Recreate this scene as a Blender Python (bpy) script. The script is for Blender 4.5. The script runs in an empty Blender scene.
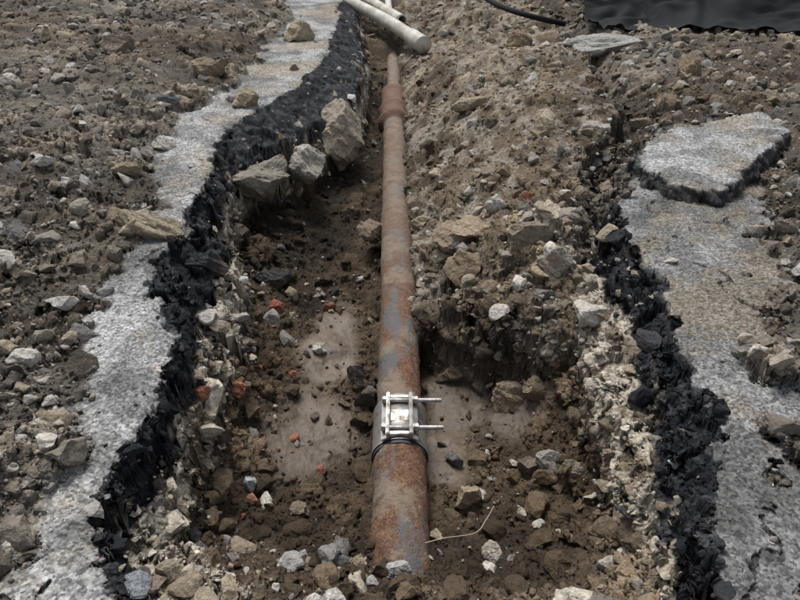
import bpy, math, numpy as np
from mathutils import Vector
rng=np.random.default_rng(7)
# ------------------------------------------------------------------ image pixels to ground
# assumed camera: 1.15 m above the road; image pixel + assumed height, unprojected -> ground metres
H=1.15; f=640.; th=math.atan(430/640.)
sn,cs=math.sin(th),math.cos(th)
def W(u,v,z):
    xc=(u-400)/f; yc=(300-v)/f
    dy=cs+sn*yc; dz=-sn+cs*yc
    t=(H-z)/-dz
    return (xc*t,dy*t)
def WL(z,pts): return [W(u,v,z) for u,v in pts]
# ------------------------------------------------------------------ noise
def h2(ix,iy,s):
    n=(ix.astype(np.int64)*374761393+iy.astype(np.int64)*668265263+s*1442695041)&0xffffffff
    n=((n^(n>>13))*1274126177)&0xffffffff
    n=((n^(n>>16))*73244475)&0xffffffff
    n=n^(n>>15)
    return (n&0xffffff)/16777216.0
def vn(x,y,s=0):
    ix=np.floor(x);iy=np.floor(y);fx=x-ix;fy=y-iy
    fx=fx*fx*fx*(fx*(fx*6-15)+10);fy=fy*fy*fy*(fy*(fy*6-15)+10)
    a=h2(ix,iy,s);b=h2(ix+1,iy,s);c=h2(ix,iy+1,s);d=h2(ix+1,iy+1,s)
    return (a+(b-a)*fx)*(1-fy)+(c+(d-c)*fx)*fy
def fbm(x,y,sc,oc=4,s=0,g=.5):
    t=0;a=1;n=0
    for i in range(oc):
        c_,s_=math.cos(i*1.1+s),math.sin(i*1.1+s)
        t=t+a*(vn((x*c_-y*s_)*sc+17.3*i,(x*s_+y*c_)*sc-9.1*i,s*31+i)*2-1);n+=a;a*=g;sc*=2.03
    return t/n
def clods(x,y,cell,s,prob=.6,flat=.7):
    X=x/cell;Y=y/cell;ix=np.floor(X);iy=np.floor(Y);best=np.zeros_like(X)
    for a in(-1,0,1):
        for b in(-1,0,1):
            jx=ix+a;jy=iy+b
            px=jx+h2(jx,jy,s);py=jy+h2(jx,jy,s+1)
            r=.25+.4*h2(jx,jy,s+2);on=h2(jx,jy,s+3)<prob
            an=h2(jx,jy,s+4)*3.14;ca=np.cos(an);sa=np.sin(an)
            dx=X-px;dy=Y-py
            d2=((dx*ca+dy*sa)**2+((-dx*sa+dy*ca)*1.35)**2)
            best=np.maximum(best,np.where(on,r*r-d2,0))
    return np.sqrt(best)*cell*flat
def blocks(x,y,cell,s):
    # angular tilted facets (broken chunks)
    X=x/cell;Y=y/cell;ix=np.floor(X);iy=np.floor(Y);bd=np.full(X.shape,9.);bh=np.zeros_like(X)
    for a in(-1,0,1):
        for b in(-1,0,1):
            jx=ix+a;jy=iy+b
            dx=X-(jx+h2(jx,jy,s));dy=Y-(jy+h2(jx,jy,s+1));d=dx*dx+dy*dy
            hh=h2(jx,jy,s+2)-.5+dx*(h2(jx,jy,s+3)-.5)*1.6+dy*(h2(jx,jy,s+4)-.5)*1.6
            m=d<bd;bh=np.where(m,hh,bh);bd=np.where(m,d,bd)
    return bh*cell
def ss(x,a,b):
    t=np.clip((x-a)/(b-a),0,1);return t*t*(3-2*t)
def sdpoly(x,y,P):
    P=np.array(P);n=len(P);d=np.full(x.shape,1e9);ins=np.zeros(x.shape,bool)
    for i in range(n):
        ax,ay=P[i];bx,by=P[(i+1)%n];ex,ey=bx-ax,by-ay
        wx=x-ax;wy=y-ay;t=np.clip((wx*ex+wy*ey)/(ex*ex+ey*ey+1e-12),0,1)
        d=np.minimum(d,(wx-ex*t)**2+(wy-ey*t)**2)
        if ay!=by:
            ins^=((ay>y)!=(by>y))&(x<(bx-ax)*(y-ay)/(by-ay)+ax)
    d=np.sqrt(d);return np.where(ins,d,-d)
def rbf(pts):
    P=np.array(pts);A=np.sqrt(((P[:,None,:2]-P[None,:,:2])**2).sum(-1)+.0009)
    n=len(P);K=np.zeros((n+1,n+1));K[:n,:n]=A+np.eye(n)*-.01;K[:n,n]=1;K[n,:n]=1
    w=np.linalg.solve(K,np.append(P[:,2],0))
    def ev(x,y):
        r=np.full(x.shape,w[-1])
        for i in range(n): r+=w[i]*np.sqrt((x-P[i,0])**2+(y-P[i,1])**2+.0009)
        return r
    return ev
# ------------------------------------------------------------------ ground outlines from image pixels
GLp=WL(0,[(340,-10),(338,25),(330,45),(318,62),(292,88),(262,105),(232,122),(216,138),(212,160),(203,195),(188,212),(185,235),(165,262),(158,290),(182,322),(180,345),(160,380),(145,410),(122,440),(104,462),(98,500),(100,560),(100,620)])
BLp=WL(-.08,[(352,0),(363,50),(358,88),(325,118),(285,138),(245,160),(222,180),(218,215),(235,250),(222,275),(205,300),(203,330),(195,370),(178,400),(160,435),(140,465),(128,490),(120,520),(128,560),(138,600)])
SLp=WL(-.17,[(252,258),(247,290),(232,322),(228,360),(215,392),(200,425),(183,455),(165,490),(158,520),(170,548),(195,570),(250,603)])
GRp=WL(0,[(640,165),(622,190),(612,205),(625,240),(650,270),(665,310),(680,350),(700,400),(715,460),(725,600)])
BRp=WL(-.09,[(590,205),(598,240),(605,265),(625,300),(640,350),(650,400),(660,450),(665,500),(690,540),(700,600)])
SRp=WL(-.17,[(575,260),(588,300),(582,345),(592,375),(606,410),(622,450),(632,490),(648,510),(658,560),(668,600)])
PLp=WL(.02,[(285,-5),(290,20),(262,50),(230,85),(200,104),(172,125),(148,155),(160,190),(145,225),(132,262),(95,300),(70,340),(72,420),(40,500),(20,620)])
RHp=WL(.02,[(585,215),(612,190),(628,165),(655,132),(700,116),(745,120),(770,200),(765,330),(790,430),(830,620)])
LIP=WL(-.27,[(422,326),(450,330),(480,338),(510,352),(540,362),(565,352),(590,350)])
def closeL(p): return [(-40,60),(p[0][0],60)]+p+[(p[-1][0]+.02,-6),(-40,-6)]
GL=closeL(GLp);BL=closeL(BLp);SL=closeL([(q[0]+.03,q[1]) for q in BLp if q[1]>2.35]+SLp)
GR=[(40,60),(3.2,60),(1.5,3.6),(1.15,3.0)]+GRp+[(GRp[-1][0],-6),(40,-6)]
BR=[(40,60),(3.0,60),(1.35,3.6),(1.0,3.0)]+BRp+[(BRp[-1][0],-6),(40,-6)]
SR=[(40,60),(2.9,60),(1.25,3.6),(.9,2.9)]+SRp+[(SRp[-1][0],-6),(40,-6)]
PL=[(-40,60),(PLp[0][0],60)]+PLp+[(PLp[-1][0],-6),(-40,-6)]
RH=[(.3,60)]+[(.6,3.2)]+RHp+[(RHp[-1][0],-6),(40,-6),(40,60)]
MO=[(.0,60),(0.0,LIP[0][1])]+LIP+[(40,LIP[-1][1]),(40,60)]
Fp=[(400,600,-.28),(400,565,-.30),(300,600,-.27),(500,600,-.27),(200,600,-.22),(620,600,-.25),(400,545,-.335),(330,540,-.40),(470,540,-.40),(230,540,-.38),(560,540,-.38),(640,560,-.3),(400,500,-.46),(300,490,-.47),(220,500,-.42),(180,510,-.38),(480,490,-.47),(580,490,-.42),(620,500,-.32),(330,440,-.5),(280,430,-.48),(240,440,-.43),(210,440,-.33),(460,430,-.51),(520,440,-.49),(580,430,-.38),(610,440,-.26),(340,380,-.51),(290,370,-.47),(260,370,-.41),(230,380,-.30),(440,380,-.51),(490,380,-.49),(530,400,-.44),(560,380,-.33),(340,310,-.51),(300,310,-.48),(260,310,-.38),(370,260,-.5),(330,250,-.5),(290,250,-.45),(260,240,-.40),(375,200,-.48),(340,200,-.46),(290,200,-.42),(250,200,-.36),(375,150,-.45),(350,150,-.38),(378,110,-.42),(365,90,-.3),(378,60,-.38),(370,40,-.25),(380,10,-.3)]
Mp=[(430,325,-.3),(470,335,-.27),(520,350,-.24),(560,345,-.2),(590,345,-.18),(425,280,-.33),(460,290,-.24),(500,300,-.17),(550,300,-.13),(590,290,-.1),(420,230,-.34),(450,230,-.20),(500,220,-.06),(550,220,-.02),(590,220,-.03),(415,170,-.33),(445,170,-.18),(490,160,-.03),(550,160,0.02),(610,150,0.04),(412,110,-.32),(440,110,-.12),(500,100,.05),(600,90,.08),(680,90,.1),(410,60,-.25),(450,55,-.05),(520,50,.08),(650,40,.1),(400,10,-.2),(450,5,-.05),(550,5,.1),(700,5,.1)]
evF=rbf([W(u,v,z)+(z,) for u,v,z in Fp]);evM=rbf([W(u,v,z)+(z,) for u,v,z in Mp])
# ------------------------------------------------------------------ terrain
ys=[-4,-3,-2,-1.2,-.6,-.2,.1,.3,.42,.5];y=.54
while y<9: ys.append(y);y+=.0032*y
while y<55: ys.append(y);y*=1.05
ys=np.array(ys)
sc=np.linspace(-1,1,940);wing=1+np.geomspace(.01,60,30)
ssx=np.concatenate([-wing[::-1],sc,wing])
def wid(y): return .58*np.maximum(y,.3)+.48
Y,S=np.meshgrid(ys,ssx,indexing='ij');X=S*wid(Y)
wx=fbm(X,Y,3,4,1)*.05+fbm(X,Y,22,3,2)*.018;wy=fbm(X,Y,3,4,3)*.05+fbm(X,Y,22,3,4)*.018
x_=X+wx;y_=Y+wy
e=fbm(X,Y,9,5,5,.62)*.04+blocks(X+wx*.5,Y+wy*.5,.13,400)*.22
dGL=sdpoly(x_,y_,GL)+e*.7;dBL=sdpoly(x_,y_,BL)+e*.9;dSL=sdpoly(x_,y_,SL)+e
dGR=sdpoly(x_,y_,GR)+e*.7;dBR=sdpoly(x_,y_,BR)+e*.9;dSR=sdpoly(x_,y_,SR)+e
dPL=sdpoly(x_,y_,PL)+e*2.2;dRH=sdpoly(x_,y_,RH)+e*3;dMO=sdpoly(X+wx*1.2,Y+wy*1.2,MO)+e*.6
far=ss(Y,8,12)
F=np.clip(evF(X,Y),-.53,-.1)*(1-far);M=np.clip(evM(X,Y),-.36,.12)*(1-far)
mm=ss(dMO,-.02,.06)
soil=F+(M-F)*mm
def gau(u,v,z,rx,ry):
    cx,cy=W(u,v,z);return np.exp(-(((X-cx)/rx)**2+((Y-cy)/ry)**2))
wet=np.maximum.reduce([gau(315,430,-.5,.23,.30),gau(335,340,-.5,.13,.42),gau(455,395,-.5,.15,.3),gau(440,455,-.5,.10,.17),gau(510,410,-.47,.13,.16)*.8])
wet=ss(wet+fbm(X,Y,4,6,9,.5)*.34,.24,.70)*(1-mm)
n1=fbm(X,Y,5,6,11,.55);n2=fbm(X,Y,24,5,12,.6)
# loose = cloddy, packed = trodden fine soil between
loose=.25+.75*ss(fbm(X,Y,2.1,4,38,.6),-.25,.35)
nearM=1-ss(Y,2.6,4)
c1=clods(x_,y_,.17,100,.4,.5);c2=clods(x_,y_,.08,110,.5,.6);c3=clods(X+wx*.4,Y+wy*.4,.036,120,.55,.7);c4=clods(X,Y,.018,130,.6,.7)*(.3+.7*nearM)
bk=blocks(x_,y_,.15,420)
cl=(c1+c2)*loose+c3*.8*(.4+.6*loose)+c4*.9
rough=(1-wet*.93)
tram=gau(405,500,-.45,.5,.6)
bigM=mm*ss(X-.06,0,.15)
soil=soil+rough*(n1*.035+n2*.014+cl*(.8-.35*tram+.3*bigM*nearM)+bk*.4*bigM*loose*nearM)-.018*rough-.025*bigM+wet*(n2*.003+fbm(X,Y,9,3,14)*.020+c4*.15)
pxc=-.004*Y
lim=-.348+.62*np.clip(X-pxc-.0,0,9)+n2*.02+c3*.5*(X>pxc)
inr=ss(Y,1.03,1.15)*(1-ss(Y,6.3,7))
limz=np.where((X-pxc>-.13),np.where(X-pxc<0,lim-.03,lim),9)
soil=np.where(inr>0,np.minimum(soil,limz+(1-inr)*.2),soil)
dS=np.maximum(dSL,dSR);dB=np.maximum(dBL,dBR);dG=np.maximum(dGL,dGR)
zS=-.165+n1*.02+n2*.015+blocks(x_,y_,.10,430)*.45+clods(x_,y_,.05,140,.4,.6)*.5+c4*.3
kS=ss(dS,-.035,.035)
z=soil+(zS-soil)*kS
tB=np.clip(dB/(dB+np.maximum(-dG,0)+1e-4),0,1)
zB=-.115+.10*tB**.9+n2*.012+blocks(x_,y_,.085,440)*.55*(.45+.55*nearM)+blocks(x_+wx,y_+wy,.03,445)*.35*nearM+fbm(X,Y,60,3,15)*.006*nearM
kB=ss(dB,-.016,.026);z=z+(zB-z)*kB
grit=c4*.14*ss(n1,0,.4)
crk=np.abs(fbm(X+wx,Y+wy,1.7,4,60));crack=ss(.012-crk,0,.010)*(fbm(X,Y,.9,2,61)>.0)
zG=.0+fbm(X,Y,1.5,3,16)*.016+fbm(X,Y,90,2,17)*.0014-.016*np.exp(-np.maximum(dG,0)/.03)+grit-crack*.008
kG=ss(dG,0,.01);z=z+(zG-z)*kG
heap=ss(dPL,0,.5)*.11+ss(dPL,-.01,.06)*.012+ss(dRH,0,.5)*.04+ss(dRH,-.01,.06)*.012
hp=np.maximum(ss(dPL,-.02,.03),ss(dRH,-.02,.03)*ss(np.maximum(dB,dS),-.05,.0))
z=z+hp*(heap+n1*.04+n2*.012+cl*.85+bk*.25*loose*nearM)*(1-far*.5)
Xc=X+z*1.1;Yc=Y-z*1.3        # colour coordinates that also vary down the faces
def mix(a,b,t): return a+(b-a)*t[...,None]
C=lambda *c:np.array(c)
bc=lambda *c:np.broadcast_to(C(*c),X.shape+(3,))
k=ss(n1*.6+fbm(Xc,Yc,2.2,4,21)*.8,-.4,.35)
col=mix(bc(.135,.097,.064),C(.33,.255,.172),k)
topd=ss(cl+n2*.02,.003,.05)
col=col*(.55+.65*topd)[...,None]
col=mix(col,C(.41,.365,.30),ss(fbm(Xc,Yc,9,5,22,.6),-.1,.3)*.6*mm)
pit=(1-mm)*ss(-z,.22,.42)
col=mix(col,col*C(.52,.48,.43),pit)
drk=fbm(Xc,Yc,6,4,23);col=mix(col,col*.42,ss(drk,.12,.5)*.7)
hollow_shade=np.maximum.reduce([gau(270,225,-.35,.28,.7),gau(330,160,-.4,.22,.9),gau(455,345,-.4,.2,.10),gau(500,360,-.4,.2,.1),gau(300,300,-.45,.3,.3)*.5])  # shade painted into soil colour: hollow under left slab, foot of bank lip
col=mix(col,col*.45,np.clip(hollow_shade*1.2,0,1))
mud=mix(bc(.085,.063,.045),C(.14,.108,.078),ss(fbm(X,Y,4,4,24,.5),-.4,.45))
col=mix(col,mud,wet)
sk=ss(fbm(Xc,Yc,16,4,25),-.4,.2)
bcol=mix(bc(.27,.225,.165),C(.56,.50,.41),sk)
kSc=ss(dS,-.02,.01)
col=mix(col,bcol,kSc*(.35+.6*sk))
blk=mix(bc(.013,.014,.017),C(.055,.057,.062),ss(fbm(Xc,Yc,40,3,26),-.1,.5))
kBc=ss(dB,-.014,-.004)
col=mix(col,blk,kBc*(1-.8*ss(fbm(Xc,Yc,12,4,33),.2,.5)*(tB<.35)))
gt=mix(bc(.17,.17,.168),C(.31,.31,.305),ss(fbm(X,Y,8,4,27),-.4,.4))
gt=mix(gt,C(.08,.078,.075),ss(fbm(X,Y,4,6,34,.65),.0,.35)*.65)
gt=mix(gt,C(.25,.21,.155),ss(fbm(X,Y,3,6,28,.65),-.02,.3)*.7)
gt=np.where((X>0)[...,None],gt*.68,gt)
gt=mix(gt,C(.03,.03,.03),crack*.8)
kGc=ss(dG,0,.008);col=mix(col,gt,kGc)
pk=ss(fbm(X,Y,1.7,4,36),-.3,.4)
pcol=mix(mix(bc(.11,.088,.066),C(.29,.235,.17),ss(n1+topd*.5,-.2,.6)),C(.36,.32,.265),pk*.6)
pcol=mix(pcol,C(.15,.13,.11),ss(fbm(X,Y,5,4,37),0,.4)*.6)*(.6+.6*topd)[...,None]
pcol=mix(pcol,pcol*C(.62,.56,.5),ss(fbm(X,Y,1.1,4,39),-.15,.35)*.8)
col=mix(col,pcol,hp)
asph=np.clip(kBc*(1-hp),0,1);top=kGc*(1-hp)
def norms(X,Y,Z):
    P=np.stack([X,Y,Z],-1);du=np.gradient(P,axis=1);dv=np.gradient(P,axis=0)
    n=np.cross(du,dv);n/=np.linalg.norm(n,axis=-1,keepdims=True)+1e-12;return n
N=norms(X,Y,z)
st=np.clip(1-N[...,2],0,1)*(1-far)
q=(fbm(X+z*1.5,Y-z*1.9,20,5,41,.6)*.045+clods(Xc,Yc,.05,450,.7,.7)*.8*(1-kBc)-.006)*ss(st,.1,.5)*(.25+.75*nearM)
P=np.stack([X,Y,z],-1)+N*q[...,None]
P=P.astype(np.float32);Zt=P[...,2]
nr,nc=X.shape
def mkmesh(name,V,Fc,mat,attrs={},smooth=True,parent=None):
    me=bpy.data.meshes.new(name);V=np.asarray(V,np.float32);Fc=np.ascontiguousarray(Fc,np.int32)
    me.vertices.add(len(V));me.vertices.foreach_set('co',V.ravel())
    k=Fc.shape[1];me.loops.add(Fc.size);me.loops.foreach_set('vertex_index',Fc.ravel())
    me.polygons.add(len(Fc));me.polygons.foreach_set('loop_start',np.arange(0,Fc.size,k,dtype=np.int32))
    me.polygons.foreach_set('use_smooth',np.full(len(Fc),smooth))
    for an,a in attrs.items():
        if a.ndim==2:
            at=me.attributes.new(an,'FLOAT_COLOR','POINT');at.data.foreach_set('color',np.concatenate([a,np.ones((len(a),1))],1).astype(np.float32).ravel())
        else:
            at=me.attributes.new(an,'FLOAT','POINT');at.data.foreach_set('value',a.astype(np.float32))
    me.update(calc_edges=True)
    if mat: me.materials.append(mat)
    ob=bpy.data.objects.new(name,me);bpy.context.collection.objects.link(ob)
    if parent: ob.parent=parent
    return ob
# ------------------------------------------------------------------ materials
def newmat(name):
    m=bpy.data.materials.new(name);m.use_nodes=True;nt=m.node_tree
    b=nt.nodes['Principled BSDF'];return m,nt,b
class G:
    def __init__(s,nt): s.nt=nt;s.tc=nt.nodes.new('ShaderNodeTexCoord').outputs['Object']
    def n(s,t,**k):
        o=s.nt.nodes.new(t)
        for a,v in k.items(): setattr(o,a,v)
        return o
    def l(s,a,b): s.nt.links.new(a,b)
    def noise(s,scale,det=5,rough=.6,vec=None):
        o=s.n('ShaderNodeTexNoise');o.inputs['Scale'].default_value=scale;o.inputs['Detail'].default_value=det;o.inputs['Roughness'].default_value=rough
        s.l(vec or s.tc,o.inputs['Vector']);return o.outputs['Fac']
    def m(s,op,a,b=None,c=None):
        o=s.n('ShaderNodeMath',operation=op)
        for i,v in enumerate((a,b,c)):
            if v is None: continue
            if isinstance(v,(int,float)): o.inputs[i].default_value=v
            else: s.l(v,o.inputs[i])
        return o.outputs[0]
    def mr(s,v,a,b,c,d):
        o=s.n('ShaderNodeMapRange');s.l(v,o.inputs[0])
        for i,q in enumerate((a,b,c,d)): o.inputs[i+1].default_value=q
        return o.outputs[0]
    def attr(s,name,out='Fac'):
        o=s.n('ShaderNodeAttribute',attribute_name=name);return o.outputs[out]
    def scale(s,col,fac):
        o=s.n('ShaderNodeVectorMath',operation='SCALE');s.l(col,o.inputs[0]);s.l(fac,o.inputs['Scale']);return o.outputs[0]
    def mixc(s,a,b,fac):
        o=s.n('ShaderNodeMix',data_type='RGBA')
        for v,i in ((fac,0),(a,6),(b,7)):
            if isinstance(v,(int,float)): o.inputs[i].default_value=v
            elif isinstance(v,tuple): o.inputs[i].default_value=v+(1,)
            else: s.l(v,o.inputs[i])
        return o.outputs[2]
    def bump(s,h,dist,strg,b):
        o=s.n('ShaderNodeBump');o.inputs['Distance'].default_value=dist
        if isinstance(strg,(int,float)): o.inputs['Strength'].default_value=strg
        else: s.l(strg,o.inputs['Strength'])
        s.l(h,o.inputs['Height']);s.l(o.outputs[0],b.inputs['Normal'])
def earth(name):
    m,nt,b=newmat(name);g=G(nt)
    col=g.attr('Col','Color');wet=g.attr('wet');top=g.attr('top')
    f1=g.mr(g.noise(60,4,.75),.3,.7,.5,1.5)
    cc=g.n('ShaderNodeTexVoronoi');cc.inputs['Scale'].default_value=150;g.l(g.tc,cc.inputs['Vector'])
    sp=g.n('ShaderNodeSeparateColor');g.l(cc.outputs['Color'],sp.inputs[0])
    spk=g.mr(sp.outputs[0],0,1,.4,1.55);spk=g.m('ADD',g.m('MULTIPLY',g.m('SUBTRACT',spk,1.0),g.m('ADD',g.m('MULTIPLY',top,.7),.3)),1.0)
    w1=g.m('SUBTRACT',1.0,g.m('MULTIPLY',wet,.6))
    fac=g.m('MULTIPLY',f1,spk)
    fac=g.m('ADD',g.m('MULTIPLY',g.m('SUBTRACT',fac,1.0),w1),1.0)
    g.l(g.scale(col,fac),b.inputs['Base Color'])
    g.l(g.mr(wet,0,1,.95,.52),b.inputs['Roughness'])
    h=g.m('ADD',g.noise(38,5,.75),g.m('MULTIPLY',g.m('SUBTRACT',0.5,cc.outputs['Distance']),.12))
    g.bump(h,.03,g.m('MULTIPLY',g.m('SUBTRACT',1.0,g.m('MULTIPLY',top,.5)),g.mr(wet,0,1,.9,.22)),b)
    b.inputs['Specular IOR Level'].default_value=.35
    return m
def stone(name,rough=.9,vary=1.):
    m,nt,b=newmat(name);g=G(nt);col=g.attr('Col','Color')
    nz=g.noise(70,4,.75)
    g.l(g.scale(col,g.mr(nz,.3,.7,.55,1.45)),b.inputs['Base Color']);b.inputs['Roughness'].default_value=rough
    g.bump(nz,.018,.8,b);b.inputs['Specular IOR Level'].default_value=.3
    return m
def emit(mask,name,mat):
    idx=np.arange(nr*nc).reshape(nr,nc)
    q=np.stack([idx[:-1,:-1],idx[:-1,1:],idx[1:,1:],idx[1:,:-1]],-1)[mask]
    u,inv=np.unique(q.ravel(),return_inverse=True)
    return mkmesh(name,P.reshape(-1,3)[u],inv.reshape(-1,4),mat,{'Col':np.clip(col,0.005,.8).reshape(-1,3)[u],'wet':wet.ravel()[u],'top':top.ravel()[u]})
me_=earth('earth_material')
cls=np.where((dB>-.002)&(hp<.5),1,0);cls=np.where((cls==0)&(dS>-.0)&(hp<.5),2,cls)
cq=cls[:-1,:-1]
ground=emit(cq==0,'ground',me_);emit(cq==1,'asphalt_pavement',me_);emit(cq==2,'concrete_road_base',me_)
def zat(x,y):
    x=np.atleast_1d(x);y=np.atleast_1d(y)
    r=np.interp(y,ys,np.arange(nr));s=np.interp(x/wid(y),ssx,np.arange(nc))
    return r.astype(int).clip(0,nr-1),s.astype(int).clip(0,nc-1)
# ------------------------------------------------------------------ rocks
import bmesh
def ico(sub):
    bm=bmesh.new();bmesh.ops.create_icosphere(bm,subdivisions=sub,radius=1)
    V=np.array([v.co[:] for v in bm.verts]);Fc=np.array([[v.index for v in p.verts] for p in bm.faces]);bm.free();return V,Fc
def proto(sub,seed,cuts=9,nz=.12):
    r=np.random.default_rng(seed);V,Fc=ico(sub);V=V.copy()
    for _ in range(cuts):
        n=r.normal(size=3);n/=np.linalg.norm(n);d=r.uniform(.38,.8);p=V@n
        V-=np.outer(np.maximum(p-d,0)*.97,n)
    V+=nz*np.stack([np.sin(V@r.normal(size=3)*3+r.uniform(0,6)) for _ in range(3)],-1)*.5
    if sub>2:
        a=V[:,0]*1.0+V[:,2]*.7;b_=V[:,1]+V[:,2]*.5
        nn=fbm(a+seed,b_,2.2,5,seed%50,.6)
        V+=V/np.linalg.norm(V,axis=1,keepdims=True)*(nn*.18)[:,None]
    V/=np.abs(V).max(0)
    V*=np.array([1,r.uniform(.55,.92),r.uniform(.4,.75)])
    return V,Fc
protoS=[proto(2,i) for i in range(16)];protoM=[proto(3,50+i,11) for i in range(12)]
def rot(n,tilt=.5):
    a=rng.uniform(0,6.28,n);t=rng.normal(0,tilt,n);u=rng.normal(0,tilt,n)
    def R(ax,an):
        c,s=np.cos(an),np.sin(an);z0=np.zeros(n);o=np.ones(n)
        L=[[o,z0,z0],[z0,c,-s],[z0,s,c]] if ax==0 else [[c,z0,s],[z0,o,z0],[-s,z0,c]] if ax==1 else [[c,-s,z0],[s,c,z0],[z0,z0,o]]
        return np.array(L).transpose(2,0,1)
    return R(0,t)@R(1,u)@R(2,a)
def scatter(name,ri,ci,r,colr,mat,lift=.25,smooth=False):
    base=P[ri,ci].astype(float)+np.stack([rng.normal(0,.002,len(ri)),rng.normal(0,.002,len(ri)),r*lift],-1);Rm=rot(len(ri));Vs=[];Fs=[];Cs=[];off=0
    big=r>.016
    for protos,sel in ((protoS,~big),(protoM,big)):
        pid=rng.integers(0,len(protos),len(ri))
        for k,(V,Fc) in enumerate(protos):
            I=np.where(sel&(pid==k))[0]
            if not len(I): continue
            w=np.einsum('vj,nij->nvi',V,Rm[I])*r[I][:,None,None]+base[I][:,None,:]
            Vs.append(w.reshape(-1,3));nv=len(V)
            Fs.append((Fc[None]+(np.arange(len(I))*nv)[:,None,None]+off).reshape(-1,3))
            Cs.append(np.repeat(colr[I],nv,0));off+=len(I)*nv
    return mkmesh(name,np.concatenate(Vs),np.concatenate(Fs),mat,{'Col':np.concatenate(Cs)},smooth)
# surface area of every cell, so steep faces receive their share
steepw=np.clip(1/np.clip(N[...,2],.12,1)-1,0,6)
def samp(n,nw=0,y0=.55,y1=8.5):
    y=y0*(y1/y0)**rng.uniform(0,1,n);x=rng.uniform(-1,1,n)*wid(y);ri,ci=zat(x,y)
    if nw:
        w=steepw*(Y>.55)*(Y<8)*(np.abs(S)<1)*(np.abs(X+.004*Y)>.11)*(st>.25);w=w.ravel()/w.sum()
        k=rng.choice(len(w),nw,p=w);ri=np.append(ri,k//nc);ci=np.append(ci,k%nc)
    return ri,ci
smat=stone('stone_material');cmat=stone('clod_material',.95)
xo=X-pxc
pmask=(((xo>-.105)&(xo<.045))|((np.abs(xo)<.10)&(Y<2.0)))&(Y>1.08)&(Y<7)
pn=fbm(X,Y,3.2,4,51);gn=fbm(X,Y,2.5,3,52)
def size(base,p,n,yv,mx): return np.minimum(base*(1-rng.uniform(size=n))**-p*(.7+.35*yv),mx)
def pal(cols,n,jit=.25):
    c=np.array(cols)[rng.integers(0,len(cols),n)];return np.clip(c*rng.uniform(1-jit,1+jit,n)[:,None],.01,.75)
# soil clods
a,b=samp(32000,16000);dens=np.clip(.75+.6*pn,.1,1)*(.45+.55*loose)*(1-top*.93)*(1-wet*.84)*(1-kBc*(1-hp)*.85)*(1-kSc*(1-kBc)*.6)*~pmask
kp=rng.uniform(size=len(a))<dens[a,b];a,b=a[kp],b[kp]
r=size(.0032,.55,len(a),Y[a,b],.05)
scatter('soil_clods',a,b,r,col[a,b]*rng.uniform(.75,1.4,len(a))[:,None],cmat,.1)
# gravel
a,b=samp(18000,3000);dens=np.clip(.25+.8*gn+.4*hp+.25*mm,.05,1)*(1-top*.76)*(1-wet*.95)*(1-kSc*(1-hp)*.6)*(1-.6*hollow_shade.clip(0,1))*~pmask
kp=rng.uniform(size=len(a))<dens[a,b];a,b=a[kp],b[kp];r=size(.0034,.6,len(a),Y[a,b],.05)
cc=pal([(.42,.39,.35),(.29,.26,.22),(.56,.53,.48),(.23,.21,.19),(.16,.155,.15),(.40,.35,.28),(.36,.345,.33),(.33,.27,.2),(.28,.22,.15)],len(a))
cc=cc*.78+.22*col[a,b]*1.3
scatter('gravel',a,b,r,cc,smat,.2)
# asphalt crumbs near the broken edges
a,b=samp(7000,1500);bb=np.exp(-np.abs(dB+.02)/.05)*(1-hp*.7)*~pmask
kp=rng.uniform(size=len(a))<bb[a,b]*.5;a,b=a[kp],b[kp];r=size(.004,.5,len(a),Y[a,b],.03)
scatter('asphalt_crumbs',a,b,r,pal([(.03,.031,.034),(.05,.05,.052),(.02,.02,.022),(.09,.09,.09)],len(a)),smat,.2)
# pale concrete crumbs on the base course
a,b=samp(9000,4000);bb=ss(dS,-.06,.0)*(1-ss(dB,-.02,.02))*(1-hp)
kp=rng.uniform(size=len(a))<bb[a,b]*.42;a,b=a[kp],b[kp];r=size(.0045,.55,len(a),Y[a,b],.035)
scatter('concrete_crumbs',a,b,r,pal([(.52,.47,.39),(.40,.35,.27),(.30,.25,.18),(.58,.55,.49),(.25,.2,.15)],len(a),.2),smat,.15)
# brick bits
a,b=samp(3000);cx,cy=W(235,400,-.33);bb=np.exp(-(((X-cx)/.22)**2+((Y-cy)/.45)**2))*.6+.014
kp=(rng.uniform(size=len(a))<(bb*(1-kSc)*~pmask)[a,b]);a,b=a[kp],b[kp];r=size(.006,.5,len(a),Y[a,b],.022)
scatter('brick_rubble',a,b,r,pal([(.34,.13,.075),(.25,.10,.065),(.38,.17,.10)],len(a)),smat,.3)
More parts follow.
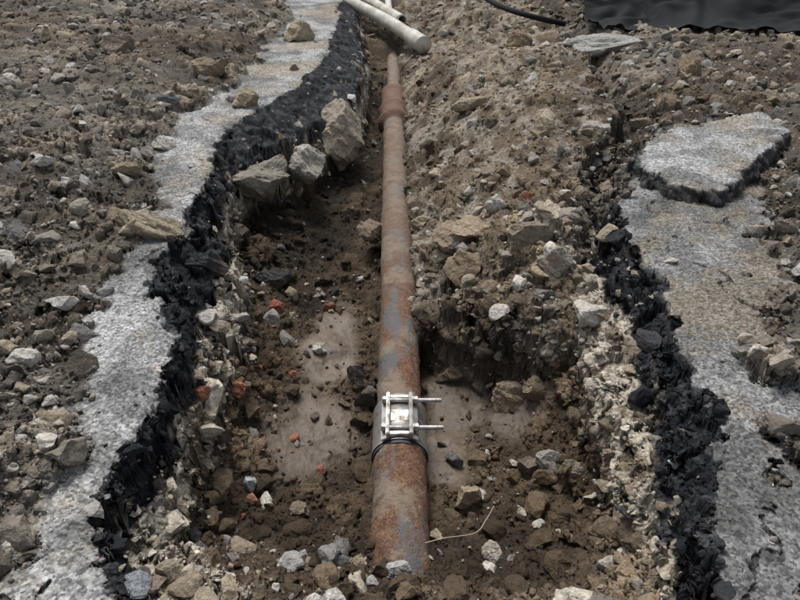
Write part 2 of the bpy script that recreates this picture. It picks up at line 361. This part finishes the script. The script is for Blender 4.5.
# ------------------------------------------------------------------ named larger pieces
def rock(name,u,v,z,wpx,hpx,colr,seed,rotz=0,flat=.6,lift=.0,mat=None,sub=5,cuts=10):
    cx,cy=W(u,v,z);mpp=(cy*cs+(H-z)*sn)/f
    V,Fc=proto(sub,seed,cuts,.1);V=V/np.abs(V).max(0)
    fine=fbm(V[:,0]*1.3+V[:,2]+seed,V[:,1]*1.3-V[:,2],7,4,seed%40,.6);V=V*(1+.05*fine)[:,None]
    a=wpx*mpp/2;bq=hpx*mpp/2
    hz=min(a,bq)*flat*1.3
    # seat the piece in the soil under it
    gx,gy=np.meshgrid(np.linspace(-.6,.6,5)*a,np.linspace(-.6,.6,5)*bq)
    r_,c_i=zat((cx+gx).ravel(),(cy+gy).ravel());zg=float(np.median(Zt[r_,c_i]))
    if name!='stone_slab' and not (u<345 and v in(178,160,132)): z=min(max(z,zg-.1*hz),zg+.35*hz)
    V=V*np.array([a,bq*1.15,hz]);c_,s_=math.cos(rotz),math.sin(rotz)
    V=np.stack([V[:,0]*c_-V[:,1]*s_,V[:,0]*s_+V[:,1]*c_,V[:,2]],-1)+np.array([0,0,z+lift])
    dirt=ss(-V[:,2]+z+fine*.02,-.2*bq,.6*bq)[:,None]
    cr=np.array(colr)[None]*(1+.3*fine)[:,None];cr=cr*(1-dirt*.6)+np.array([.14,.105,.075])*dirt*.6
    ob=mkmesh(name,V,Fc,mat or smat,{'Col':np.clip(cr,.01,.8)},False)
    ob.location=(cx,cy,0);return ob
grey=(.33,.31,.27);tan=(.36,.30,.21);lt=(.50,.47,.41);dk=(.13,.125,.12);brn=(.22,.165,.11)
R=[('concrete_chunk',258,178,-.2,64,52,(.24,.215,.175),201,.3,.8),('concrete_chunk',308,160,-.2,40,58,(.38,.35,.30),202,.5,.8),('concrete_chunk',335,132,-.2,58,60,(.33,.285,.22),203,.1,.9),
('stone_slab',371,232,-.4,34,42,(.20,.155,.11),204,.2,.7),('rock',146,205,.12,74,34,(.30,.25,.18),205,-.2,.9),('rock',158,118,.16,24,20,lt,206,0,.9),
('rock',158,75,.2,38,20,(.11,.115,.12),207,0,.5),('rock',245,95,.06,28,22,tan,208,0,.9),('rock',298,32,.06,32,24,tan,209,.4,.9),('rock',515,33,.12,38,24,brn,210,0,.9),
('concrete_chunk',600,38,.14,84,30,(.36,.35,.32),280,.0,.7),('rock',688,65,.14,28,26,brn,212,0,1),('rock',545,115,.08,24,22,tan,213,0,.9),('rock',498,182,.02,24,20,lt,214,0,.9),
('rock',465,496,-.43,34,28,(.30,.235,.16),216,0,1),('rock',550,460,-.41,30,25,(.27,.25,.22),217,0,.9),('rock',495,546,-.35,24,22,(.38,.34,.28),218,0,.9),
('rock',397,563,-.29,32,22,(.34,.33,.31),219,0,.8),('rock',357,553,-.32,20,17,(.28,.22,.16),220,0,.9),('rock',300,505,-.44,22,15,(.2,.16,.12),221,0,.9),
('rock',358,368,-.46,25,24,(.10,.09,.08),222,0,1),('rock',366,388,-.46,26,28,(.12,.10,.085),223,0,1),('brick_fragment',276,296,-.36,17,14,(.30,.11,.065),224,.3,.9),
('brick_fragment',236,391,-.31,20,22,(.34,.125,.07),225,.5,.9),('brick_fragment',208,414,-.24,16,17,(.32,.13,.075),226,.2,.9),('brick_fragment',531,175,.04,18,12,(.34,.15,.085),227,.2,.9),('brick_fragment',328,297,-.45,16,10,(.22,.10,.06),240,.2,.9),
('concrete_chunk',592,290,-.05,38,30,lt,228,.2,.9),('concrete_chunk',585,592,-.2,66,34,(.48,.44,.36),229,-.1,.8),('rock',628,546,-.27,17,13,lt,230,0,.9),
('rock',245,466,-.36,17,15,(.40,.42,.44),231,0,.9),('rock',266,495,-.43,14,22,lt,232,0,.9),('rock',130,573,.0,32,30,(.25,.27,.29),233,0,.9),('rock',455,455,-.46,21,15,dk,234,0,.9),
('rock',420,216,-.3,24,14,tan,235,0,.9),('rock',462,232,-.17,60,40,(.27,.21,.145),236,.3,.7),('rock',470,262,-.18,54,40,(.24,.185,.125),237,0,.8),('rock',510,345,-.22,48,32,(.27,.21,.15),238,0,.9),('rock',455,330,-.27,40,26,(.21,.165,.115),255,0,.9),('rock',545,352,-.22,34,26,(.24,.19,.13),256,0,.9),
('rock',480,215,-.08,58,34,(.33,.26,.18),257,.2,.6),('rock',530,235,-.04,46,34,(.20,.165,.125),258,.1,.8),('rock',565,205,0,40,26,(.28,.25,.21),260,.4,.8),('rock',470,100,-.02,40,24,(.30,.25,.18),261,0,.7),
('rock',560,250,-.03,44,30,(.28,.245,.2),239,0,.9),('rock',318,342,-.44,17,13,lt,241,0,.9),('rock',440,532,-.38,20,15,tan,242,0,.9),('rock',420,490,-.45,18,14,tan,243,0,.9),('rock',215,185,-.05,36,28,(.05,.05,.055),244,0,.9),
('asphalt_chunk',205,262,-.06,44,38,(.035,.036,.04),262,.3,.8),('asphalt_chunk',270,255,-.3,40,26,(.05,.05,.05),264,.0,.8),('asphalt_chunk',655,330,-.04,30,36,(.04,.04,.045),265,.3,.8),
('rock',530,465,-.44,26,22,(.16,.13,.10),245,0,.9),('rock',572,470,-.38,24,20,(.2,.17,.13),246,0,.9),('rock',610,560,-.28,22,18,(.35,.32,.28),247,0,.9),('rock',128,215,.1,30,20,tan,248,0,.9),('rock',112,240,.08,22,22,(.2,.17,.14),249,0,.9),
('rock',600,120,.08,34,20,(.36,.33,.28),267,.2,.7),('rock',650,100,.12,30,20,(.24,.2,.15),268,0,.8),('rock',125,150,.14,34,22,(.27,.22,.15),269,.3,.8),('rock',210,60,.14,36,20,(.24,.19,.13),270,.3,.8),('rock',120,40,.2,40,24,(.2,.16,.12),271,.1,.8)]
for q in R: rock(*q)
# loose broken slab lying on the right pavement
def slab(name,pts,z0,thick):
    Pp=np.array([W(u,v,z0) for u,v in pts]);mn,mx=Pp.min(0)-.05,Pp.max(0)+.05
    n=230;gx=np.linspace(mn[0],mx[0],n);gy=np.linspace(mn[1],mx[1],n);A,B=np.meshgrid(gx,gy)
    d=sdpoly(A+fbm(A,B,10,3,61)*.012,B+fbm(A,B,10,3,62)*.012,[tuple(p) for p in Pp])+fbm(A,B,16,5,63,.6)*.016+blocks(A,B,.12,470)*.22
    zt=z0+fbm(A,B,6,3,64)*.008+fbm(A,B,50,2,66)*.002-.02*np.exp(-np.maximum(d,0)/.012)+(A-mn[0])*.05
    zb=z0-thick;Z=zb+(zt-zb)*ss(d,-.022,.022)
    Nn=norms(A,B,Z);qq=(fbm(A+Z*1.5,B-Z*1.9,24,5,68,.6)*.035)*ss(1-Nn[...,2],.1,.5)
    PP=np.stack([A,B,Z],-1)+Nn*qq[...,None]
    sh=A.shape+(3,)
    cg=mix(np.broadcast_to(C(.17,.17,.168),sh),C(.29,.29,.285),ss(fbm(A,B,12,4,65),-.3,.3));cg=mix(cg,C(.22,.185,.14),ss(fbm(A,B,5,5,69,.6),-.1,.3)*.6)
    cg=mix(cg,C(.07,.068,.065),ss(fbm(A,B,7,5,73,.6),.1,.4)*.6)
    ck=mix(np.broadcast_to(C(.04,.04,.042),sh),C(.10,.098,.095),ss(fbm(A+Z,B-Z,40,2,67),-.3,.3))
    cf=mix(ck,cg,ss(d,.01,.02))
    idx=np.arange(n*n).reshape(n,n);q=np.stack([idx[:-1,:-1],idx[:-1,1:],idx[1:,1:],idx[1:,:-1]],-1)
    q=q[(d>-.03)[:-1,:-1]];u,inv=np.unique(q.ravel(),return_inverse=True)
    return mkmesh(name,PP.reshape(-1,3)[u],inv.reshape(-1,4),me_,{'Col':cf.reshape(-1,3)[u],'wet':np.zeros(len(u)),'top':ss(d,.01,.02).ravel()[u]})
slab('asphalt_slab_fragment',[(630,157),(655,136),(700,127),(762,118),(790,140),(756,172),(722,197),(668,184)],.055,.075)
# ------------------------------------------------------------------ pipe
def tube(path,rad,seg=96,dis=None):
    path=np.array(path,float);t=np.gradient(path,axis=0);t/=np.linalg.norm(t,axis=1,keepdims=True)
    up=np.array([0,0,1.]);s=np.cross(t,up);s/=np.linalg.norm(s,axis=1,keepdims=True)+1e-9;w=np.cross(s,t)
    a=np.linspace(0,2*np.pi,seg,endpoint=False);rad=np.broadcast_to(np.asarray(rad,float),(len(path),))
    V=path[:,None]+(s[:,None]*np.cos(a)[None,:,None]+w[:,None]*np.sin(a)[None,:,None])*rad[:,None,None]
    if dis is not None:
        V=V+(s[:,None]*np.cos(a)[None,:,None]+w[:,None]*np.sin(a)[None,:,None])*dis(np.arange(len(path)),a,path)[...,None]
    n=len(path);i=np.arange(n-1)[:,None]*seg;j=np.arange(seg)[None];j2=(j+1)%seg
    Fc=np.stack([i+j,i+j2,i+seg+j2,i+seg+j],-1).reshape(-1,4);return V.reshape(-1,3),Fc[:, ::-1]
ax=[W(*q,-.40) for q in [(400,600),(400,455),(399,390),(399,300),(397,250),(396,200),(395,150),(394,115),(394,85),(393,50),(392,0)]]
ay=np.array([a[1] for a in ax]);axx=np.array([a[0] for a in ax]);ax_at=lambda y:np.interp(y,ay,axx)
py=[.6]
while py[-1]<9.5: py.append(py[-1]+.006+.001*py[-1])
py=np.array(py);pth=np.stack([ax_at(py),py,np.full(len(py),-.40)],-1)
yb0=W(394,118,-.34)[1];yb1=W(394,88,-.34)[1]
rad=np.where(py<1.42,.081,.077)+0*py
rad=np.where(py>yb0,.070,rad)
bell=ss(py,yb0-.02,yb0+.02)*(1-ss(py,yb1-.05,yb1+.05))
rad=rad+bell*.028+np.exp(-((py-(yb0+.05))/.045)**2)*.022+np.exp(-((py-(yb0+.30))/.05)**2)*.018+np.exp(-((py-(yb1-.08))/.05)**2)*.018
rad=rad-.010*ss(py,yb1,yb1+.1)
def dis(i,a,p):
    yy=p[:,1][:,None]+0*a[None];aa=a[None]+0*yy;cx=np.cos(aa);cy=np.sin(aa)
    return fbm(yy*1+cx*.08,cy*.08+yy*.3,40,4,71)*.0024+np.maximum(fbm(yy+cx*.08,cy*.1-yy*.2,14,4,72)-.15,0)*.012
V,Fc=tube(pth,rad,110,dis)
m,nt,b=newmat('rusty_steel');g=G(nt)
mp=g.n('ShaderNodeMapping');g.l(g.tc,mp.inputs[0]);mp.inputs['Scale'].default_value=(1,.35,1)
n_a=g.noise(9,6,.65,mp.outputs[0]);n_b=g.noise(38,6,.75);n_c=g.noise(7,6,.7);n_d=g.noise(160,4,.6)
rust=g.mixc((.12,.058,.032),(.27,.13,.062),g.mr(n_b,.38,.62,0,1))
rust=g.mixc(rust,(.05,.036,.03),g.mr(n_d,.47,.61,0,.88))
c1_=g.mixc(rust,(.12,.127,.135),g.mr(n_a,.50,.57,0,.8))
c2_=g.mixc(c1_,(.25,.195,.14),g.mr(n_c,.50,.58,0,.8))
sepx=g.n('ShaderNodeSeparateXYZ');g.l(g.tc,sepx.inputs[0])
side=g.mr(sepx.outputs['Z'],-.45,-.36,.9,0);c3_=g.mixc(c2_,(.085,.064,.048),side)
dust=g.m('MULTIPLY',g.mr(sepx.outputs['Y'],2.0,3.2,0,.75),g.mr(g.noise(16,5,.65),.38,.58,.35,1));c3_=g.mixc(c3_,(.20,.155,.115),dust)
bl=g.m('MULTIPLY',g.mr(sepx.outputs['Y'],yb0-.06,yb0,0,1),g.mr(sepx.outputs['Y'],yb1-.02,yb1+.08,1,0));c3_=g.mixc(c3_,(.14,.06,.038),g.m('MULTIPLY',bl,.75))
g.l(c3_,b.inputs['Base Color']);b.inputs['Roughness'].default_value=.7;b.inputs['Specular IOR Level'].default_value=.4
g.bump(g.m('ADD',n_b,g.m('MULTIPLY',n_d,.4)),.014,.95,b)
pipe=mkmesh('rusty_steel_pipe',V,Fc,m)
# ------------------------------------------------------------------ repair clamp
m,nt,b=newmat('stainless_steel');g=G(nt);nz=g.noise(25,6,.7)
g.l(g.mixc((.50,.50,.50),(.20,.165,.125),g.mr(nz,.40,.62,0,1)),b.inputs['Base Color']);g.l(g.mr(nz,.45,.68,.95,.2),b.inputs['Metallic']);g.l(g.mr(nz,.3,.7,.3,.7),b.inputs['Roughness'])
g.bump(g.noise(60,4),.002,.4,b);steel=m
m,nt,b=newmat('rubber');b.inputs['Base Color'].default_value=(.02,.022,.026,1);b.inputs['Roughness'].default_value=.6;rubber=m
clamp=bpy.data.objects.new('pipe_repair_clamp',None);bpy.context.collection.objects.link(clamp)
cy0,cy1=1.405,1.60;cxx=float(ax_at(1.5));clamp.location=(cxx,1.5,-.40)
def cpart(name,V,Fc,mat,smooth=True):
    V=np.array(V)-np.array([cxx,1.5,-.40]);return mkmesh(name,V,Fc,mat,{},smooth,clamp)
def prof(pr,mat,name):
    yy=np.array([p[0] for p in pr]);V,Fc=tube(np.stack([np.full(len(pr),cxx),yy,np.full(len(pr),-.40)],-1),[p[1] for p in pr],96);cpart(name,V,Fc,mat)
prof([(cy0-.012,.078),(cy0-.012,.0865),(cy0+.01,.0865),(cy0+.01,.080)],rubber,'gasket_front')
prof([(cy1-.01,.078),(cy1-.01,.0855),(cy1+.008,.0855),(cy1+.008,.078)],rubber,'gasket_back')
prof([(cy0,.084),(cy0,.0905),(cy0+.004,.0915),(cy0+.012,.0895),(cy0+.02,.0885),(cy1-.02,.0885),(cy1-.012,.0895),(cy1-.004,.091),(cy1,.0905),(cy1,.084)],steel,'band')
def box(name,c,s,mat,rx=0,ry=0,bev=.003):
    bm=bmesh.new();bmesh.ops.create_cube(bm,size=1)
    for v in bm.verts: v.co=Vector((v.co.x*s[0],v.co.y*s[1],v.co.z*s[2]))
    bmesh.ops.bevel(bm,geom=list(bm.edges),offset=bev,segments=2,affect='EDGES')
    me=bpy.data.meshes.new(name);bm.to_mesh(me);bm.free();me.materials.append(mat)
    ob=bpy.data.objects.new(name,me);bpy.context.collection.objects.link(ob);ob.parent=clamp;ob.location=c;ob.rotation_euler=(rx,ry,0);return ob
def rod(name,c,r,l,mat,axis='x',seg=24):
    bm=bmesh.new();bmesh.ops.create_cone(bm,cap_ends=True,segments=seg,radius1=r,radius2=r,depth=l)
    bmesh.ops.bevel(bm,geom=[e for e in bm.edges if len(e.link_faces)==2 and e.calc_face_angle(0)>1.2],offset=min(.0015,r*.2),segments=2,affect='EDGES')
    me=bpy.data.meshes.new(name);bm.to_mesh(me);bm.free();me.materials.append(mat)
    ob=bpy.data.objects.new(name,me);bpy.context.collection.objects.link(ob);ob.parent=clamp;ob.location=c
    ob.rotation_euler=(0,math.pi/2,0) if axis=='x' else (math.pi/2,0,0);return ob
V=[];n=16
for k in range(n+1):
    a=math.radians(118-62*k/n)
    for yy in (cy0+.006,cy1+.004):
        V.append((cxx+.0945*math.cos(a),yy,-.40+.0945*math.sin(a)))
sp_=cpart('saddle_plate',V,[[2*k,2*k+1,2*k+3,2*k+2] for k in range(n)],steel)
sp_.modifiers.new('s','SOLIDIFY').thickness=.003
box('lug_bar_left',(-.036,0,.101),(.012,.19,.026),steel,0,-.25)
box('lug_bar_right',(.034,0,.101),(.012,.19,.026),steel,0,.25)
box('lug_flange_left',(-.048,0,.088),(.022,.195,.005),steel,0,-.45,.0015)
box('lug_flange_right',(.048,0,.088),(.022,.195,.005),steel,0,.45,.0015)
for i,yy in enumerate((-.062,.062)):
    rod('bolt_%d'%i,(.042,yy,.104),.0068,.19,steel)
    rod('bolt_head_%d'%i,(-.052,yy,.104),.0135,.011,steel,'x',6)
    rod('nut_%d'%i,(.052,yy,.104),.0135,.013,steel,'x',6);rod('washer_%d'%i,(.0435,yy,.104),.016,.003,steel)
box('receiver_bar',(0,.0,.096),(.06,.05,.004),steel,0,0,.0015)
box('receiver_end_a',(0,.082,.099),(.07,.014,.010),steel,0,0,.002);box('receiver_end_b',(0,-.082,.099),(.07,.014,.010),steel,0,0,.002)
# ------------------------------------------------------------------ PVC pipes, cable, tarp, wire
m,nt,b=newmat('pvc_plastic');g=G(nt);g.l(g.mixc((.48,.46,.40),(.25,.21,.16),g.mr(g.noise(6,6,.7),.43,.62,0,.85)),b.inputs['Base Color']);b.inputs['Roughness'].default_value=.5;pvc=m
def W3(u,v,z): return W(u,v,z)+(z,)
def spl(pts,n=60):
    p=np.array(pts,float);t=np.linspace(0,len(p)-1,n);i=np.clip(t.astype(int),0,len(p)-2);fr=(t-i)[:,None]
    g0=np.gradient(p,axis=0);h00=2*fr**3-3*fr**2+1;h10=fr**3-2*fr**2+fr;h01=-2*fr**3+3*fr**2;h11=fr**3-fr**2
    return h00*p[i]+h10*g0[i]+h01*p[i+1]+h11*g0[i+1]
def pipeob(name,pts,r,mat,collar=None):
    p=spl(pts);rr=np.full(len(p),r)
    if collar: rr[-collar:]*=1.2
    p=np.concatenate([p,p[-1:]+(p[-1:]-p[-2:-1])*.01]);rr=np.append(rr,r*.02 if collar else r*.75)
    V,Fc=tube(p,rr,40);return mkmesh(name,V,Fc,mat)
pipeob('white_pvc_pipe',[W3(280,-34,0),W3(340,-3,-.05),W3(385,20,-.1),W3(424,45,-.14)],.062,pvc,7)
pipeob('white_pvc_pipe',[W3(300,-40,.0),W3(355,-8,-.03),W3(402,20,-.07)],.05,pvc)
pipeob('white_pvc_pipe',[W3(386,-40,.0),W3(388,0,-.05),W3(391,16,-.08)],.035,pvc)
m,nt,b=newmat('black_plastic');b.inputs['Base Color'].default_value=(.008,.009,.010,1);b.inputs['Roughness'].default_value=.85;b.inputs['Specular IOR Level'].default_value=.2;blkm=m
pipeob('black_cable',[W3(475,-8,.14),W3(500,6,.15),W3(530,16,.14),W3(565,24,.07)],.022,blkm)
n=200;A,B=np.meshgrid(np.linspace(0,1,n),np.linspace(0,1,n))
TX=1.5+A*6+B*.5;TY=5.35+.22*np.sin(A*9)+fbm(A,B,5,3,83)*.15+B*4-A*.7
wa=fbm(TX,TY,1.1,3,84)*.5;TZ=.1+.3*ss(B,0,.35)+fbm(TX,TY,.9,3,81)*.10+np.abs(fbm(TX+wa,TY+wa*1.7,2.3,3,82))*.16
i=np.arange(n*n).reshape(n,n);q=np.stack([i[:-1,:-1],i[:-1,1:],i[1:,1:],i[1:,:-1]],-1).reshape(-1,4)
mkmesh('black_tarpaulin',np.stack([TX,TY,TZ],-1).reshape(-1,3),q,blkm)
m,nt,b=newmat('wire_metal');b.inputs['Base Color'].default_value=(.36,.30,.22,1);b.inputs['Roughness'].default_value=.5
pipeob('wire',[W3(425,543,-.34),W3(445,538,-.335),W3(475,533,-.35),W3(486,520,-.37),W3(494,506,-.36)],.0013,m)
# ------------------------------------------------------------------ light, world, camera
w=bpy.data.worlds.new('World');bpy.context.scene.world=w;w.use_nodes=True;nt=w.node_tree;bg=nt.nodes['Background']
sky=nt.nodes.new('ShaderNodeTexSky');sky.sky_type='NISHITA';sky.sun_disc=False
EL,AZ=math.radians(60),math.radians(-20)   # azimuth from +Y toward +X
sky.sun_elevation=EL;sky.sun_rotation=AZ
hs=nt.nodes.new('ShaderNodeHueSaturation');hs.inputs['Saturation'].default_value=.3
nt.links.new(sky.outputs[0],hs.inputs['Color']);nt.links.new(hs.outputs[0],bg.inputs['Color']);bg.inputs['Strength'].default_value=.15
sl=bpy.data.lights.new('sun','SUN');sl.energy=4.0;sl.angle=math.radians(26);sl.color=(1,.975,.94)
so=bpy.data.objects.new('sun',sl);bpy.context.collection.objects.link(so)
d=Vector((math.sin(AZ)*math.cos(EL),math.cos(AZ)*math.cos(EL),math.sin(EL)));so.rotation_euler=d.to_track_quat('Z','Y').to_euler()
cam=bpy.data.cameras.new('camera');co=bpy.data.objects.new('camera',cam);bpy.context.collection.objects.link(co)
co.location=(0,0,H);co.rotation_euler=(math.pi/2-th,0,0);cam.lens=28.8;cam.sensor_width=36;cam.clip_end=300;cam.clip_start=.02
sc_=bpy.context.scene;sc_.camera=co;sc_.view_settings.view_transform='Standard';sc_.view_settings.look='None';sc_.view_settings.exposure=0
